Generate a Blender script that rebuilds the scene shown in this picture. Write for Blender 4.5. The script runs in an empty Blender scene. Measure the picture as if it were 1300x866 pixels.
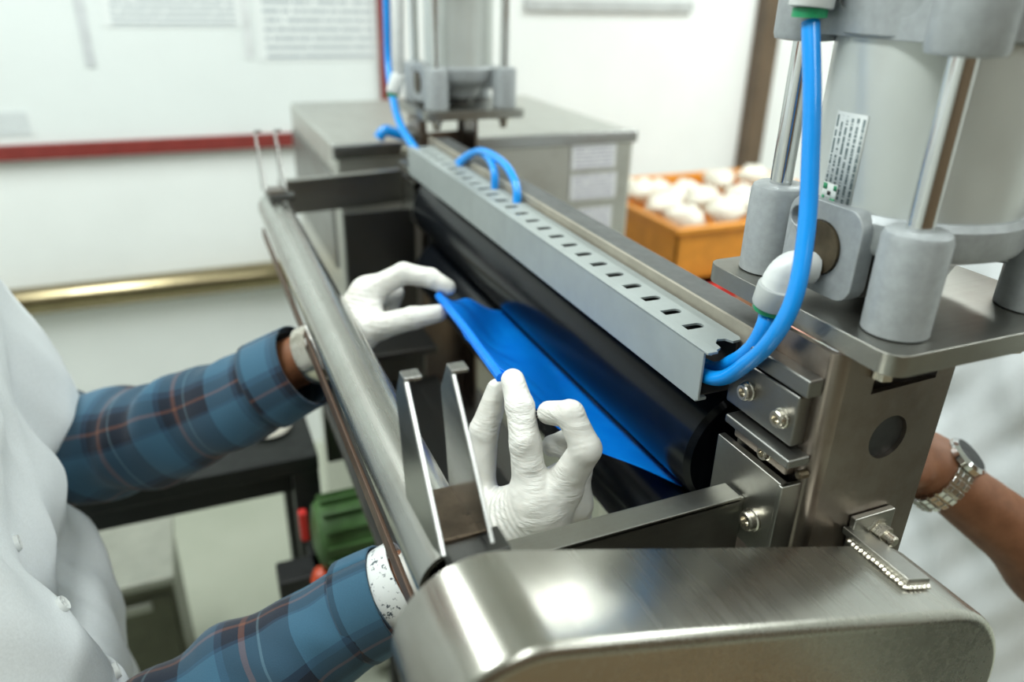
import bpy, bmesh, math, random
import numpy as np
from mathutils import Vector, Matrix
random.seed(4)
S = bpy.context.scene
COL = S.collection

# ------------------------------------------------------------------ camera, world, light, exposure
RM = np.array([[0.923, 0.1445, -0.3566], [-0.3841, 0.3988, -0.8327], [0.0219, 0.9056, 0.4236]])
CAM = np.array([0, 0, 1.5]); FPX = 966.81
cd = bpy.data.cameras.new('camera'); cam = bpy.data.objects.new('camera', cd); COL.objects.link(cam)
cam.matrix_world = Matrix([list(RM[0]) + [0], list(RM[1]) + [0], list(RM[2]) + [1.5], [0, 0, 0, 1]])
cd.sensor_width = 36; cd.lens = 36 * FPX / 1300; cd.clip_start = .02
cd.dof.use_dof = True; cd.dof.focus_distance = .53; cd.dof.aperture_fstop = 3.4
S.camera = cam
S.view_settings.view_transform = 'Standard'; S.view_settings.look = 'None'
S.view_settings.gamma = 1; S.view_settings.use_curve_mapping = False
S.view_settings.exposure = 0.28
w = bpy.data.worlds.new('world'); S.world = w; w.use_nodes = True
w.node_tree.nodes['Background'].inputs[0].default_value = (.9, 1, .97, 1)
w.node_tree.nodes['Background'].inputs[1].default_value = .1
LIGHTS = [(-.55, .85, 1.8, .3, 40), (.42, -1.0, 1.5, .3, 13), (2.0, .85, 1.8, .3, 46), (2.0, -1.2, 1.5, .3, 12)]
for i, (x, y, ly, lx, P) in enumerate(LIGHTS):
    l = bpy.data.lights.new('ceiling_lamp', 'AREA'); l.shape = 'RECTANGLE'; l.size = lx; l.size_y = ly
    l.energy = P; l.color = (.93, 1, .975)
    o = bpy.data.objects.new('ceiling_lamp', l); COL.objects.link(o); o.location = (x, y, 2.63)

def at(px, py, **k):
    r = RM @ np.array([(px - 650) / FPX, -(py - 433) / FPX, -1.0])
    (a, v), = k.items()
    t = v if a == 'd' else (v - CAM['xyz'.index(a)]) / r['xyz'.index(a)]
    return CAM + r * t
def A(px, py, d): return at(px, py, d=d)

# ------------------------------------------------------------------ materials
class NT:
    def __init__(s, name):
        s.m = bpy.data.materials.new(name); s.m.use_nodes = True; s.t = s.m.node_tree; s.b = s.t.nodes['Principled BSDF']
    def n(s, typ, **kw):
        nd = s.t.nodes.new(typ)
        for k, v in kw.items(): setattr(nd, k, v)
        return nd
    def l(s, a, b): s.t.links.new(a, b)
    def coord(s, kind='Object', scale=(1, 1, 1)):
        tc = s.n('ShaderNodeTexCoord'); mp = s.n('ShaderNodeMapping'); mp.inputs['Scale'].default_value = scale
        s.l(tc.outputs[kind], mp.inputs['Vector']); return mp.outputs[0]
    def noise(s, vec, scale, detail=4, rough=.6):
        nz = s.n('ShaderNodeTexNoise'); nz.inputs['Scale'].default_value = scale
        nz.inputs['Detail'].default_value = detail; nz.inputs['Roughness'].default_value = rough
        s.l(vec, nz.inputs['Vector']); return nz.outputs['Fac']
    def ramp(s, fac, stops, mode='LINEAR'):
        r = s.n('ShaderNodeValToRGB'); r.color_ramp.interpolation = mode; e = r.color_ramp.elements
        for i, (p, c) in enumerate(stops):
            el = e[i] if i < 2 else e.new(p)
            el.position = p; el.color = (*c, 1) if len(c) == 3 else c
        s.l(fac, r.inputs[0]); return r.outputs[0]
    def bump(s, h, strength, dist=.001, prev=None):
        b = s.n('ShaderNodeBump'); b.inputs['Strength'].default_value = strength; b.inputs['Distance'].default_value = dist
        s.l(h, b.inputs['Height'])
        if prev: s.l(prev, b.inputs['Normal'])
        return b.outputs[0]
    def math(s, op, a, b=None):
        m = s.n('ShaderNodeMath', operation=op)
        for i, v in enumerate((a, b)):
            if v is None: continue
            if isinstance(v, (int, float)): m.inputs[i].default_value = v
            else: s.l(v, m.inputs[i])
        return m.outputs[0]
    def mix(s, f, a, b, mode='MIX'):
        m = s.n('ShaderNodeMix', data_type='RGBA', blend_type=mode)
        for i, v in ((0, f), (6, a), (7, b)):
            if isinstance(v, (int, float)): m.inputs[i].default_value = v
            elif isinstance(v, tuple): m.inputs[i].default_value = (*v, 1)
            else: s.l(v, m.inputs[i])
        return m.outputs[2]
    def set(s, **kw):
        for k, v in kw.items():
            i = s.b.inputs[k.replace('_', ' ')]
            if hasattr(v, 'is_linked'): s.l(v, i)
            else: i.default_value = (*v, 1) if isinstance(v, tuple) and 'Color' in k else v
        return s
def plain(name, c, rough=.5, metal=0, nscale=30, var=.12, bump=.05, stretch=(1, 1, 1), **kw):
    t = NT(name); v = t.coord('Object', stretch); f = t.noise(v, nscale)
    lo = tuple(x * (1 - var) for x in c); hi = tuple(min(1, x * (1 + var)) for x in c)
    t.set(Base_Color=t.ramp(f, [(.3, lo), (.7, hi)]), Metallic=metal)
    r = t.ramp(t.noise(v, nscale * 2.3), [(.3, (max(.02, rough * .85),) * 3), (.7, (min(1, rough * 1.15),) * 3)])
    t.set(Roughness=r)
    if bump: t.set(Normal=t.bump(f, bump))
    t.set(**kw); return t.m
def steel(name, c=(.50, .50, .47), rough=.28, axis=1, grime=.35, grimec=(.16, .12, .08)):
    t = NT(name); sc = [220, 220, 220]; sc[axis] = 4
    g = t.coord('Object', tuple(sc)); fine = t.noise(g, 1, 3, .7)
    o = t.coord('Object'); blot = t.noise(o, 14, 6, .65); big = t.noise(o, 5, 3)
    base = t.mix(t.math('MULTIPLY', t.ramp(blot, [(.48, (0, 0, 0)), (.72, (1, 1, 1))]), grime), c, grimec)
    base = t.mix(t.math('MULTIPLY', fine, .25), base, tuple(x * .6 for x in c))
    t.set(Base_Color=base, Metallic=1.0)
    rr = t.math('ADD', t.math('MULTIPLY', fine, .16), t.math('MULTIPLY', big, .16))
    t.set(Roughness=t.math('ADD', rr, rough - .16), Normal=t.bump(fine, .06, .0004))
    return t.m
def textmat(name, paper, ink, lines, density=.5, words=14, margin=.06):
    t = NT(name); uv = t.coord('UV'); sp = t.n('ShaderNodeSeparateXYZ'); t.l(uv, sp.inputs[0])
    v = t.math('MULTIPLY', sp.outputs[1], lines); fr = t.math('FRACT', v); row = t.math('FLOOR', v)
    inrow = t.math('MULTIPLY', t.math('GREATER_THAN', fr, .3), t.math('LESS_THAN', fr, .75))
    cb = t.n('ShaderNodeCombineXYZ'); t.l(t.math('MULTIPLY', sp.outputs[0], words), cb.inputs[0]); t.l(t.math('MULTIPLY', row, 7.31), cb.inputs[1])
    wd = t.math('GREATER_THAN', t.noise(cb.outputs[0], 2.2, 2), 1 - density)
    mg = t.math('MULTIPLY', t.math('GREATER_THAN', sp.outputs[0], margin), t.math('LESS_THAN', sp.outputs[0], 1 - margin))
    k = t.math('MULTIPLY', t.math('MULTIPLY', inrow, wd), mg)
    t.set(Base_Color=t.mix(k, paper, ink), Roughness=.55); return t.m
M = {}
M['steel_y'] = steel('brushed_steel_along', (0.5, 0.5, 0.465), .27, 1, .25)
M['steel_x'] = steel('brushed_steel_across', (0.36, 0.355, 0.325), .33, 0, .3)
M['steel_cab'] = steel('cabinet_steel', (.64, .64, .60), .42, 1, .2)
M['steel_z'] = steel('worn_steel_reflection_tint', (.32, .275, .24), .3, 2, .6, (.13, .075, .05))  # brown reflection of the surroundings tinted into the base colour, plus random grime
M['steel_dull'] = steel('dull_steel', (0.26, 0.26, 0.245), .38, 1, .45)
M['steel_bright'] = steel('bright_steel', (.46, .46, .45), .24, 1, .1)
M['guard'] = steel('polished_guard_steel', (0.46, 0.45, 0.405), .27, 1, .28, (.25, .22, .16))
M['chrome'] = steel('chrome_rod', (.72, .73, .72), .12, 2, .12)
M['bolt'] = steel('bolt_steel', (.66, .62, .54), .25, 2, .3)
M['dark_steel'] = steel('dark_and_shaded_steel', (.12, .12, .115), .42, 1, .2)
M['beam'] = plain('grey_painted_beam', (.095, .10, .10), .42, .3, 40, .15)
M['alu'] = plain('grey_cast_aluminium', (.33, .35, .36), .42, .2, 160, .1, .12)
M['barrel'] = plain('satin_barrel', (.56, .585, .56), .34, .3, 12, .05, .02)
M['duct'] = plain('grey_pvc_duct', (.29, .32, .315), .45, 0, 25, .06, .02, Specular_IOR_Level=.35)
M['inside_shade'] = plain('dark_inside_shade', (.06, .055, .05), .8, 0, 25, .1, .02)  # shade inside the duct and behind the port holes, put into the colour
M['rubber'] = plain('black_roller_rubber', (.003, .0042, .0065), .2, 0, 60, .3, .03, Specular_IOR_Level=.22)
M['black'] = plain('black_paint', (.012, .013, .013), .5, 0, 40, .2, .04)
M['hose'] = plain('blue_pu_hose', (.005, .27, .78), .22, 0, 20, .06, .0, Specular_IOR_Level=.6)
M['green'] = plain('green_collar', (.01, .25, .10), .4)
M['fitting'] = plain('white_fitting', (.62, .64, .63), .35, 0, 50, .08)
M['brass'] = plain('dirty_brass', (.09, .068, .04), .45, .6, 60, .3, .1)
M['motor'] = plain('green_motor_paint', (.06, .13, .04), .45, 0, 40, .2)
M['red'] = plain('red_plastic', (.62, .02, .015), .35)
M['orange'] = plain('orange_plastic', (.72, .28, .03), .4)
M['pink'] = plain('pale_pink_plastic', (.75, .42, .33), .5)
M['bag'] = plain('white_pouch', (.80, .76, .66), .5, 0, 60, .08, .3)
M['wall'] = plain('white_wall_paint', (.86, .885, .875), .6, 0, 3, .03, .02)
M['ceil'] = plain('white_ceiling', (.8, .82, .8), .8, 0, 3, .03)
M['wood'] = plain('brown_panelling', (.15, .095, .055), .5, 0, 3, .35, .05, (6, 6, .4))
M['plank'] = plain('worn_brown_planks', (.23, .15, .075), .6, 0, 3, .3, .1, (8, .6, 8))
M['pole'] = plain('brown_upright', (.11, .075, .045), .5, 0, 8, .25)
M['rail'] = steel('bronzed_rail', (.36, .30, .18), .25, 0, .3)
M['board'] = plain('white_board', (.80, .84, .835), .35, 0, 3, .02, 0)
M['redframe'] = plain('maroon_frame', (.22, .03, .025), .45)
M['coat'] = plain('white_coat_cotton', (.78, .815, .83), .85, 0, 500, .05, .15)
M['button'] = plain('white_button', (.75, .77, .76), .3)
M['trousers'] = plain('teal_trousers', (.05, .13, .12), .85, 0, 300, .15, .1)
M['shoe'] = plain('black_shoe', (.02, .02, .02), .4)
M['hair'] = plain('black_hair', (.012, .01, .009), .5, 0, 200, .4, .5, (1, 1, .2))
M['eye'] = plain('eye_white', (.7, .68, .65), .2)
M['table'] = plain('dark_table', (.010, .012, .011), .5, 0, 20, .2, Specular_IOR_Level=.3)
M['olive'] = plain('olive_steel_box', (.12, .125, .085), .4, .3, 20, .15)
M['olive_light'] = plain('pale_steel_lip', (.42, .43, .37), .35, .4, 20, .1)
M['lampw'] = plain('lamp_housing', (.8, .8, .8), .5)
M['text'] = textmat('printed_sheet', (.80, .83, .83), (.42, .46, .49), 12, .62)
M['label'] = textmat('machine_label', (.82, .82, .84), (.45, .43, .52), 7, .6, 9)
M['sticker'] = textmat('cylinder_sticker', (.58, .61, .60), (.10, .14, .14), 6.0, .55, 22, .04)
M['stickerplain'] = plain('sticker_white', (.66, .70, .67), .4, 0, 20, .02, 0)
t = NT('pale_floor'); v = t.coord('Object'); f = t.noise(v, 2, 5)
t.set(Base_Color=t.ramp(f, [(.3, (.42, .45, .36)), (.7, (.52, .54, .45))]), Roughness=.28); M['floor'] = t.m
t = NT('white_latex_glove'); v = t.coord('Object')
wr = t.noise(t.coord('Object', (1, 1, 1)), 120, 3, .6); wr2 = t.noise(t.coord('Object', (60, 60, 260)), 1, 3, .55)
f = t.noise(v, 22, 4)
t.set(Base_Color=t.ramp(f, [(.3, (.60, .585, .535)), (.7, (.70, .69, .655))]), Roughness=.48,
      Subsurface_Weight=.12, Subsurface_Radius=(.006, .004, .003), Subsurface_Scale=.5, Normal=t.bump(t.math('MULTIPLY', wr2, t.ramp(t.noise(v, 30, 2), [(.4, (0, 0, 0)), (.6, (1, 1, 1))])), 1.0, .0022, t.bump(wr, .25, .0008))); M['glove'] = t.m
t = NT('skin'); v = t.coord('Object'); f = t.noise(v, 60, 5)
t.set(Base_Color=t.ramp(f, [(.3, (.17, .065, .028)), (.7, (.25, .105, .05))]), Roughness=.5, Subsurface_Weight=.1, Subsurface_Radius=(.01, .004, .002), Subsurface_Scale=.4, Normal=t.bump(t.noise(v, 400), .15, .0005)); M['skin'] = t.m
t = NT('blue_film'); v = t.coord('Object'); f = t.noise(v, 25, 4)
t.set(Base_Color=t.ramp(f, [(.3, (0, .24, .86)), (.7, (.003, .33, .97))]), Roughness=.38, Normal=t.bump(t.noise(t.coord('Object', (18, 90, 18)), 1, 3), .35, .002))
tr = t.n('ShaderNodeBsdfTranslucent'); tr.inputs[0].default_value = (0, .3, 1, 1); mx = t.n('ShaderNodeMixShader'); mx.inputs[0].default_value = .35
t.l(t.b.outputs[0], mx.inputs[1]); t.l(tr.outputs[0], mx.inputs[2]); t.l(mx.outputs[0], t.t.nodes['Material Output'].inputs[0]); M['film'] = t.m
def plaid():
    t = NT('blue_plaid_flannel'); uv = t.coord('UV'); sp = t.n('ShaderNodeSeparateXYZ'); t.l(uv, sp.inputs[0])
    navy, mid, lt, br, wh = (.003, .007, .018), (.016, .05, .095), (.042, .128, .205), (.17, .06, .03), (.10, .16, .19)
    def st(c, per, off, seq): return t.ramp(t.math('FRACT', t.math('ADD', t.math('DIVIDE', c, per), off)), seq, 'CONSTANT')
    a = st(sp.outputs[1], .092, .1, [(0, navy), (.16, lt), (.50, mid), (.56, navy), (.70, br), (.755, navy), (.86, wh), (.885, navy)])
    b = st(sp.outputs[0], .078, .35, [(0, lt), (.30, mid), (.38, navy), (.52, br), (.56, navy), (.72, mid), (.76, lt)])
    c = t.mix(.5, a, b); fz = t.noise(t.coord('UV'), 900, 2)
    c = t.mix(t.math('MULTIPLY', fz, .35), c, (.02, .035, .06))
    t.set(Base_Color=c, Roughness=.95, Normal=t.bump(fz, .4, .0006)); t.b.inputs['Sheen Weight'].default_value = .15
    return t.m
M['plaid'] = plaid()
t = NT('translucent_patterned_band'); v = t.coord('Object'); f = t.noise(v, 170, 3, .7)
t.set(Base_Color=t.ramp(f, [(.58, (.75, .77, .76)), (.64, (.08, .10, .12))], 'LINEAR'), Roughness=.25); M['band'] = t.m

# ------------------------------------------------------------------ mesh helpers
class MB:
    def __init__(s): s.v = []; s.f = []; s.uv = {}
    def add(s, vs, fs, uvs=None):
        b = len(s.v); s.v += [tuple(map(float, p)) for p in vs]
        for q in fs: s.f.append(tuple(b + i for i in q))
        if uvs:
            for i, u in enumerate(uvs): s.uv[b + i] = u
        return s
    def box(s, a, b, rot=None, piv=None):
        x0, y0, z0 = a; x1, y1, z1 = b
        vs = [(x, y, z) for x in (x0, x1) for y in (y0, y1) for z in (z0, z1)]
        if rot is not None:
            pv = Vector(piv if piv else [(p + q) / 2 for p, q in zip(a, b)])
            vs = [tuple(rot @ (Vector(p) - pv) + pv) for p in vs]
        return s.add(vs, [(0, 1, 3, 2), (4, 6, 7, 5), (0, 4, 5, 1), (2, 3, 7, 6), (0, 2, 6, 4), (1, 5, 7, 3)])
    def lathe(s, prof, o, ax, n=32, cap=True):
        ax = Vector(ax).normalized(); o = Vector(o); u = ax.orthogonal().normalized(); w_ = ax.cross(u); b = len(s.v)
        for r, h in prof:
            for k in range(n):
                a = 2 * math.pi * k / n; s.v.append(tuple(o + ax * h + (u * math.cos(a) + w_ * math.sin(a)) * r))
        for i in range(len(prof) - 1):
            for k in range(n):
                k2 = (k + 1) % n; s.f.append((b + i * n + k, b + i * n + k2, b + (i + 1) * n + k2, b + (i + 1) * n + k))
        if cap:
            s.f.append(tuple(b + k for k in range(n))[::-1]); e = b + (len(prof) - 1) * n; s.f.append(tuple(e + k for k in range(n)))
        return s
    def cyl(s, p0, p1, r, n=28, bev=.0):
        p0 = Vector(p0); p1 = Vector(p1); L = (p1 - p0).length
        pr = [(r, 0), (r, L)] if not bev else [(r - bev, 0), (r - bev * .3, bev * .3), (r, bev), (r, L - bev), (r - bev * .3, L - bev * .3), (r - bev, L)]
        return s.lathe(pr, p0, p1 - p0, n)
    def tube(s, pts, r, n=14, cap=True):
        pts = [Vector(p) for p in pts]; u = None; b = len(s.v); m = len(pts)
        for i, p in enumerate(pts):
            t_ = (pts[min(i + 1, m - 1)] - pts[max(i - 1, 0)]).normalized()
            u = t_.orthogonal().normalized() if u is None else (u - t_ * u.dot(t_)).normalized()
            w_ = t_.cross(u); rr = r[i] if isinstance(r, (list, tuple)) else r
            for k in range(n):
                a = 2 * math.pi * k / n; s.v.append(tuple(p + (u * math.cos(a) + w_ * math.sin(a)) * rr))
        for i in range(m - 1):
            for k in range(n):
                k2 = (k + 1) % n; s.f.append((b + i * n + k, b + i * n + k2, b + (i + 1) * n + k2, b + (i + 1) * n + k))
        if cap: s.f.append(tuple(b + k for k in range(n))[::-1]); e = b + (m - 1) * n; s.f.append(tuple(e + k for k in range(n)))
        return s
    def build(s, name, mat, parent=None, bevel=0, seg=2, ang=35):
        me = bpy.data.meshes.new(name); me.from_pydata(s.v, [], s.f); me.update()
        if s.uv:
            ul = me.uv_layers.new()
            for lp in me.loops: ul.data[lp.index].uv = s.uv.get(lp.vertex_index, (0, 0))
        return finish(me, name, mat, parent, bevel, seg, ang)
def finish(me, name, mat, parent=None, bevel=0, seg=2, ang=35):
    bm = bmesh.new(); bm.from_mesh(me); bmesh.ops.recalc_face_normals(bm, faces=bm.faces[:]); bm.to_mesh(me); bm.free()
    o = bpy.data.objects.new(name, me); COL.objects.link(o)
    me.materials.append(M[mat] if isinstance(mat, str) else mat)
    for p in me.polygons: p.use_smooth = True
    me.set_sharp_from_angle(angle=math.radians(ang))
    if parent: o.parent = parent
    if bevel:
        b = o.modifiers.new('bevel', 'BEVEL'); b.width = bevel; b.segments = seg; b.limit_method = 'ANGLE'; b.angle_limit = math.radians(40); b.harden_normals = True
    return o
def plate(name, outer, holes, o, u, v, thick, mat, parent=None, bevel=0, nrm=None):
    """flat plate with real holes: 2-D loops in (u, v) from origin o, thickened along u x v"""
    o, u, v = Vector(o), Vector(u), Vector(v); nn = Vector(nrm) if nrm else u.cross(v)
    bm = bmesh.new(); ed = []
    for lp in [outer] + holes:
        vs = [bm.verts.new(o + u * a + v * b) for a, b in lp]
        ed += [bm.edges.new((vs[i], vs[(i + 1) % len(vs)])) for i in range(len(vs))]
    bmesh.ops.triangle_fill(bm, use_beauty=True, use_dissolve=False, edges=ed)
    r = bmesh.ops.extrude_face_region(bm, geom=bm.faces[:])
    bmesh.ops.translate(bm, verts=[g for g in r['geom'] if isinstance(g, bmesh.types.BMVert)], vec=nn * thick)
    me = bpy.data.meshes.new(name); bm.to_mesh(me); bm.free()
    return finish(me, name, mat, parent, bevel)
def circ(c, r, n=28): return [(c[0] + r * math.cos(2 * math.pi * k / n), c[1] + r * math.sin(2 * math.pi * k / n)) for k in range(n)]
def rrect(x0, y0, x1, y1, r, n=5):
    out = []
    for cx, cy, a0 in ((x1 - r, y1 - r, 0), (x0 + r, y1 - r, 90), (x0 + r, y0 + r, 180), (x1 - r, y0 + r, 270)):
        for k in range(n + 1):
            a = math.radians(a0 + 90 * k / n); out.append((cx + r * math.cos(a), cy + r * math.sin(a)))
    return out
def catmull(pts, n=10):
    P = [Vector(p) for p in pts]; P = [P[0] * 2 - P[1]] + P + [P[-1] * 2 - P[-2]]; out = []
    for i in range(1, len(P) - 2):
        for k in range(n):
            t_ = k / n; a, b, c, d = P[i - 1:i + 3]
            out.append(.5 * (2 * b + (c - a) * t_ + (2 * a - 5 * b + 4 * c - d) * t_ ** 2 + (3 * b - a - 3 * c + d) * t_ ** 3))
    out.append(P[-2]); return out
def empty(name, loc, label, cat, group=None):
    o = bpy.data.objects.new(name, None); COL.objects.link(o); o.empty_display_size = .05; o.location = loc
    return tag(o, label, cat, group)
def tag(o, label, cat, group=None):
    o['label'] = label; o['category'] = cat
    if group: o['group'] = group
    return o
class G:
    """a thing: parts are built in world coordinates and parented to the empty at its base"""
    def __init__(s, *a, **k): s.e = empty(*a, **k); bpy.context.view_layer.update()
def par(o, e):
    o.parent = e; m = Matrix.Translation(e.location) if e.type == 'EMPTY' else Matrix.Identity(4)
    o.matrix_parent_inverse = m.inverted(); return o
def struct(o): o['kind'] = 'structure'; return o
def mb(): return MB()
BOLT = [(.0072, 0), (.0072, .0015), (.0062, .002), (.0062, .0055), (.0054, .0064), (.0034, .0064), (.0034, .003), (.001, .003)]
def bolt(p, ax, parent, k=1.0, root=None):
    o = mb().lathe([(r * k, h * k) for r, h in BOLT], p, ax, 20).build('bolt', 'bolt'); 
    o.parent = parent
    return o

# ------------------------------------------------------------------ smooth bodies from distance fields
def smin(a, b, k):
    h = np.clip(.5 + .5 * (b - a) / k, 0, 1); return b * (1 - h) + a * h - k * h * (1 - h)
def capsule(X, a, b, ra, rb, wr=None):
    a = np.array(a, np.float32); b = np.array(b, np.float32); ab = b - a; L2 = float(ab @ ab) + 1e-9
    t_ = np.clip(((X[0] - a[0]) * ab[0] + (X[1] - a[1]) * ab[1] + (X[2] - a[2]) * ab[2]) / L2, 0, 1)
    d = np.sqrt((X[0] - a[0] - ab[0] * t_) ** 2 + (X[1] - a[1] - ab[1] * t_) ** 2 + (X[2] - a[2] - ab[2] * t_) ** 2) - (ra + (rb - ra) * t_)
    if wr:
        amp, freq, t0, tw = wr; s_ = t_ * math.sqrt(L2)
        ph = 4 * np.sin(X[0] * 130 + X[1] * 90) + 3 * np.sin(X[2] * 110 - X[1] * 70)
        d = d + amp * np.sin(freq * s_ + ph * .6) * np.exp(-((t_ - t0) / tw) ** 2)
    return d
def grid(lo, hi, h):
    ax = [np.arange(lo[i], hi[i] + h, h, dtype=np.float32) for i in range(3)]
    return np.meshgrid(*ax, indexing='ij'), np.array([a[0] for a in ax])
def nets(F, lo, h, name, mat, ang=180):
    s_ = F < 0; nx, ny, nz = F.shape; c = np.zeros((nx - 1, ny - 1, nz - 1), np.int8)
    sl = lambda d, n: slice(d, n - 1 + d)
    for i in (0, 1):
        for j in (0, 1):
            for k in (0, 1): c += s_[sl(i, nx), sl(j, ny), sl(k, nz)]
    act = (c > 0) & (c < 8); idx = -np.ones(act.shape, np.int64); idx[act] = np.arange(act.sum()); I = np.argwhere(act)
    acc = np.zeros((len(I), 3)); cnt = np.zeros(len(I))
    for axis in range(3):
        o1, o2 = [a for a in range(3) if a != axis]
        for p in (0, 1):
            for q in (0, 1):
                A_ = I.copy(); A_[:, o1] += p; A_[:, o2] += q; B_ = A_.copy(); B_[:, axis] += 1
                fa = F[tuple(A_.T)]; fb = F[tuple(B_.T)]; m = (fa < 0) != (fb < 0)
                t_ = fa[m] / (fa[m] - fb[m]); P = A_[m].astype(float); P[:, axis] += t_; acc[m] += P; cnt[m] += 1
    V = acc / cnt[:, None] * h + lo; Q = []
    for axis in range(3):
        o1, o2 = [(1, 2), (2, 0), (0, 1)][axis]
        n_ = list(F.shape); a = [slice(0, None)] * 3; b = [slice(0, None)] * 3; a[axis] = slice(0, -1); b[axis] = slice(1, None)
        E_ = np.argwhere(s_[tuple(a)] != s_[tuple(b)])
        E_ = E_[(E_[:, o1] > 0) & (E_[:, o2] > 0) & (E_[:, o1] < n_[o1] - 1) & (E_[:, o2] < n_[o2] - 1)]
        ins = s_[tuple(E_.T)]; q = []
        for p, r in ((0, 0), (-1, 0), (-1, -1), (0, -1)):
            C_ = E_.copy(); C_[:, o1] += p; C_[:, o2] += r; q.append(idx[tuple(C_.T)])
        q = np.stack(q, 1); q[~ins] = q[~ins][:, ::-1]; Q.append(q)
    Q = np.concatenate(Q); Q = Q[(Q >= 0).all(1)]
    me = bpy.data.meshes.new(name); me.from_pydata(V.tolist(), [], Q.tolist()); me.update()
    o = bpy.data.objects.new(name, me); COL.objects.link(o); me.materials.append(M[mat])
    me.polygons.foreach_set('use_smooth', [True] * len(me.polygons)); return o
def hand_mesh(name, mat, palm, fingers, h=.0013, kp=.014, kf=.009, cuff=None):
    pts = np.array([p for a, b, *_ in palm for p in (a, b)] + [p for f_ in fingers for p, r in f_] + ([cuff[0]] if cuff else []))
    X, lo = grid(pts.min(0) - .045, pts.max(0) + .045, h)
    D = None
    for a, b, ra, rb, *wr in palm:
        d = capsule(X, a, b, ra, rb, wr[0] if wr else None); D = d if D is None else smin(D, d, kp)
    if cuff:
        c, ax, R_, r_ = cuff; ax = np.array(ax) / np.linalg.norm(ax)
        rel = [X[i] - c[i] for i in range(3)]; hh = sum(rel[i] * ax[i] for i in range(3)); rad = np.sqrt(sum(rel[i] ** 2 for i in range(3)) - hh ** 2)
        wob = .0018 * np.sin(X[0] * 420 + X[1] * 300) + .0012 * np.sin(X[2] * 510)
        D = smin(D, np.sqrt((rad - R_ - wob) ** 2 + (hh + wob * 2) ** 2) - r_, .006)
    out = D
    for f_ in fingers:
        d = None
        for i in range(len(f_) - 1):
            (a, ra), (b, rb) = f_[i], f_[i + 1]
            e = capsule(X, a, b, ra, rb, (.0003, 1500, 0.02 if i else .15, .22)); d = e if d is None else smin(d, e, .003)
        out = np.minimum(out, smin(D, d, kf))
    return nets(out, lo, h, name, mat)

# ------------------------------------------------------------------ the room
XL, XR, YN, YF, ZC = -2.0, 3.6, -2.2, 2.4, 2.75
struct(mb().box((XL - .1, YN - .1, -.06), (XR + .1, YF + .1, 0)).build('floor', 'floor'))
struct(mb().box((XL - .1, YN - .1, ZC), (XR + .1, YF + .1, ZC + .06)).build('ceiling', 'ceil'))
struct(mb().box((XL - .1, YF, 0), (XR + .1, YF + .1, ZC)).build('wall_far', 'wall'))
struct(mb().box((XL - .1, YN - .1, 0), (XR + .1, YN, ZC)).build('wall_near', 'wood'))
struct(mb().box((XL - .1, YN, 0), (XL, YF, ZC)).build('wall_left', 'wall'))
struct(mb().box((XR, YN, 0), (XR + .1, YF, ZC)).build('wall_right', 'wall'))
struct(mb().cyl((XL, YF - .04, .655), (.9, YF - .04, .665), .04, 20).build('trim_1', 'rail'))
struct(mb().box((1.945, YF - .06, 0), (2.02, YF, ZC)).build('trim_2', 'pole', None, .004))
for i, (x, y, ly, lx, P) in enumerate(LIGHTS):
    g = empty('ceiling_light', (x, y, ZC), 'long white ceiling light fixture, number %s from the door wall' % 'one two three four five'.split()[i], 'light')
    g['label'] = ['white ceiling light above the left worker', 'white ceiling light behind the camera on the left side', 'white ceiling light above the worker with the watch', 'white ceiling light behind the camera on the right side', 'white ceiling light running across the room before the far wall'][i]
    par(mb().box((x - lx / 2 - .03, y - ly / 2 - .03, 2.67), (x + lx / 2 + .03, y + ly / 2 + .03, ZC)).build('housing', 'lampw', None, .006), g)

# notice board on the far wall
nb = empty('notice_board', (-.6, YF, 1.05), 'large white notice board in a dark red frame on the wall', 'notice board')
par(mb().box((-2.0 + .02, YF - .02, 1.09), (.565, YF - .002, 2.2)).build('panel', 'board'), nb)
par(mb().box((-1.98, YF - .035, 1.05), (.60, YF - .002, 1.09)).build('bottom_rail', 'redframe', None, .003), nb)
par(mb().box((.565, YF - .035, 1.09), (.60, YF - .002, 2.24)).build('side_rail', 'redframe', None, .003), nb)
par(mb().box((-1.98, YF - .035, 2.2), (.565, YF - .002, 2.24)).build('top_rail', 'redframe', None, .003), nb)
def sheet(name, x0, x1, z0, z1, mat, e, y=YF - .0225, v0=0, v1=1):
    o = mb().add([(x0, y, z0), (x1, y, z0), (x1, y, z1), (x0, y, z1), (x0, y + .002, z0), (x1, y + .002, z0), (x1, y + .002, z1), (x0, y + .002, z1)],
                 [(0, 1, 2, 3), (4, 7, 6, 5), (0, 4, 5, 1), (1, 5, 6, 2), (2, 6, 7, 3), (3, 7, 4, 0)], [(0, v0), (1, v0), (1, v1), (0, v1)] * 2).build(name, mat)
    return par(o, e)
def px_sheet(x0, y0, x1, y1, mat, name='printed_text'):
    a = at(x0, y1, y=YF - .0225); b = at(x1, y0, y=YF - .0225); return sheet(name, a[0], b[0], a[2], max(b[2], a[2] + .06), mat, nb)
px_sheet(132, -60, 300, 34, 'text'); px_sheet(330, -60, 478, 78, 'text'); px_sheet(-40, 148, 40, 175, 'text')
a = at(116, 85, y=YF - .022); par(mb().box((a[0] - .012, YF - .023, a[2]), (a[0] + .012, YF - .02, 2.19)).build('divider', plain('pale_divider', (.62, .64, .66), .5)), nb)
a = at(318, 75, y=YF - .022); par(mb().box((a[0] - .012, YF - .023, a[2]), (a[0] + .012, YF - .02, 2.19)).build('divider', plain('pale_divider_two', (.70, .72, .73), .5)), nb)
a = at(668, 8, y=YF - .01); b = at(880, 2, y=YF - .01)
ws = empty('wall_sign', (a[0], YF, a[2]), 'pale wall sheet with a grey lower edge above the cabinet', 'sign')
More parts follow.
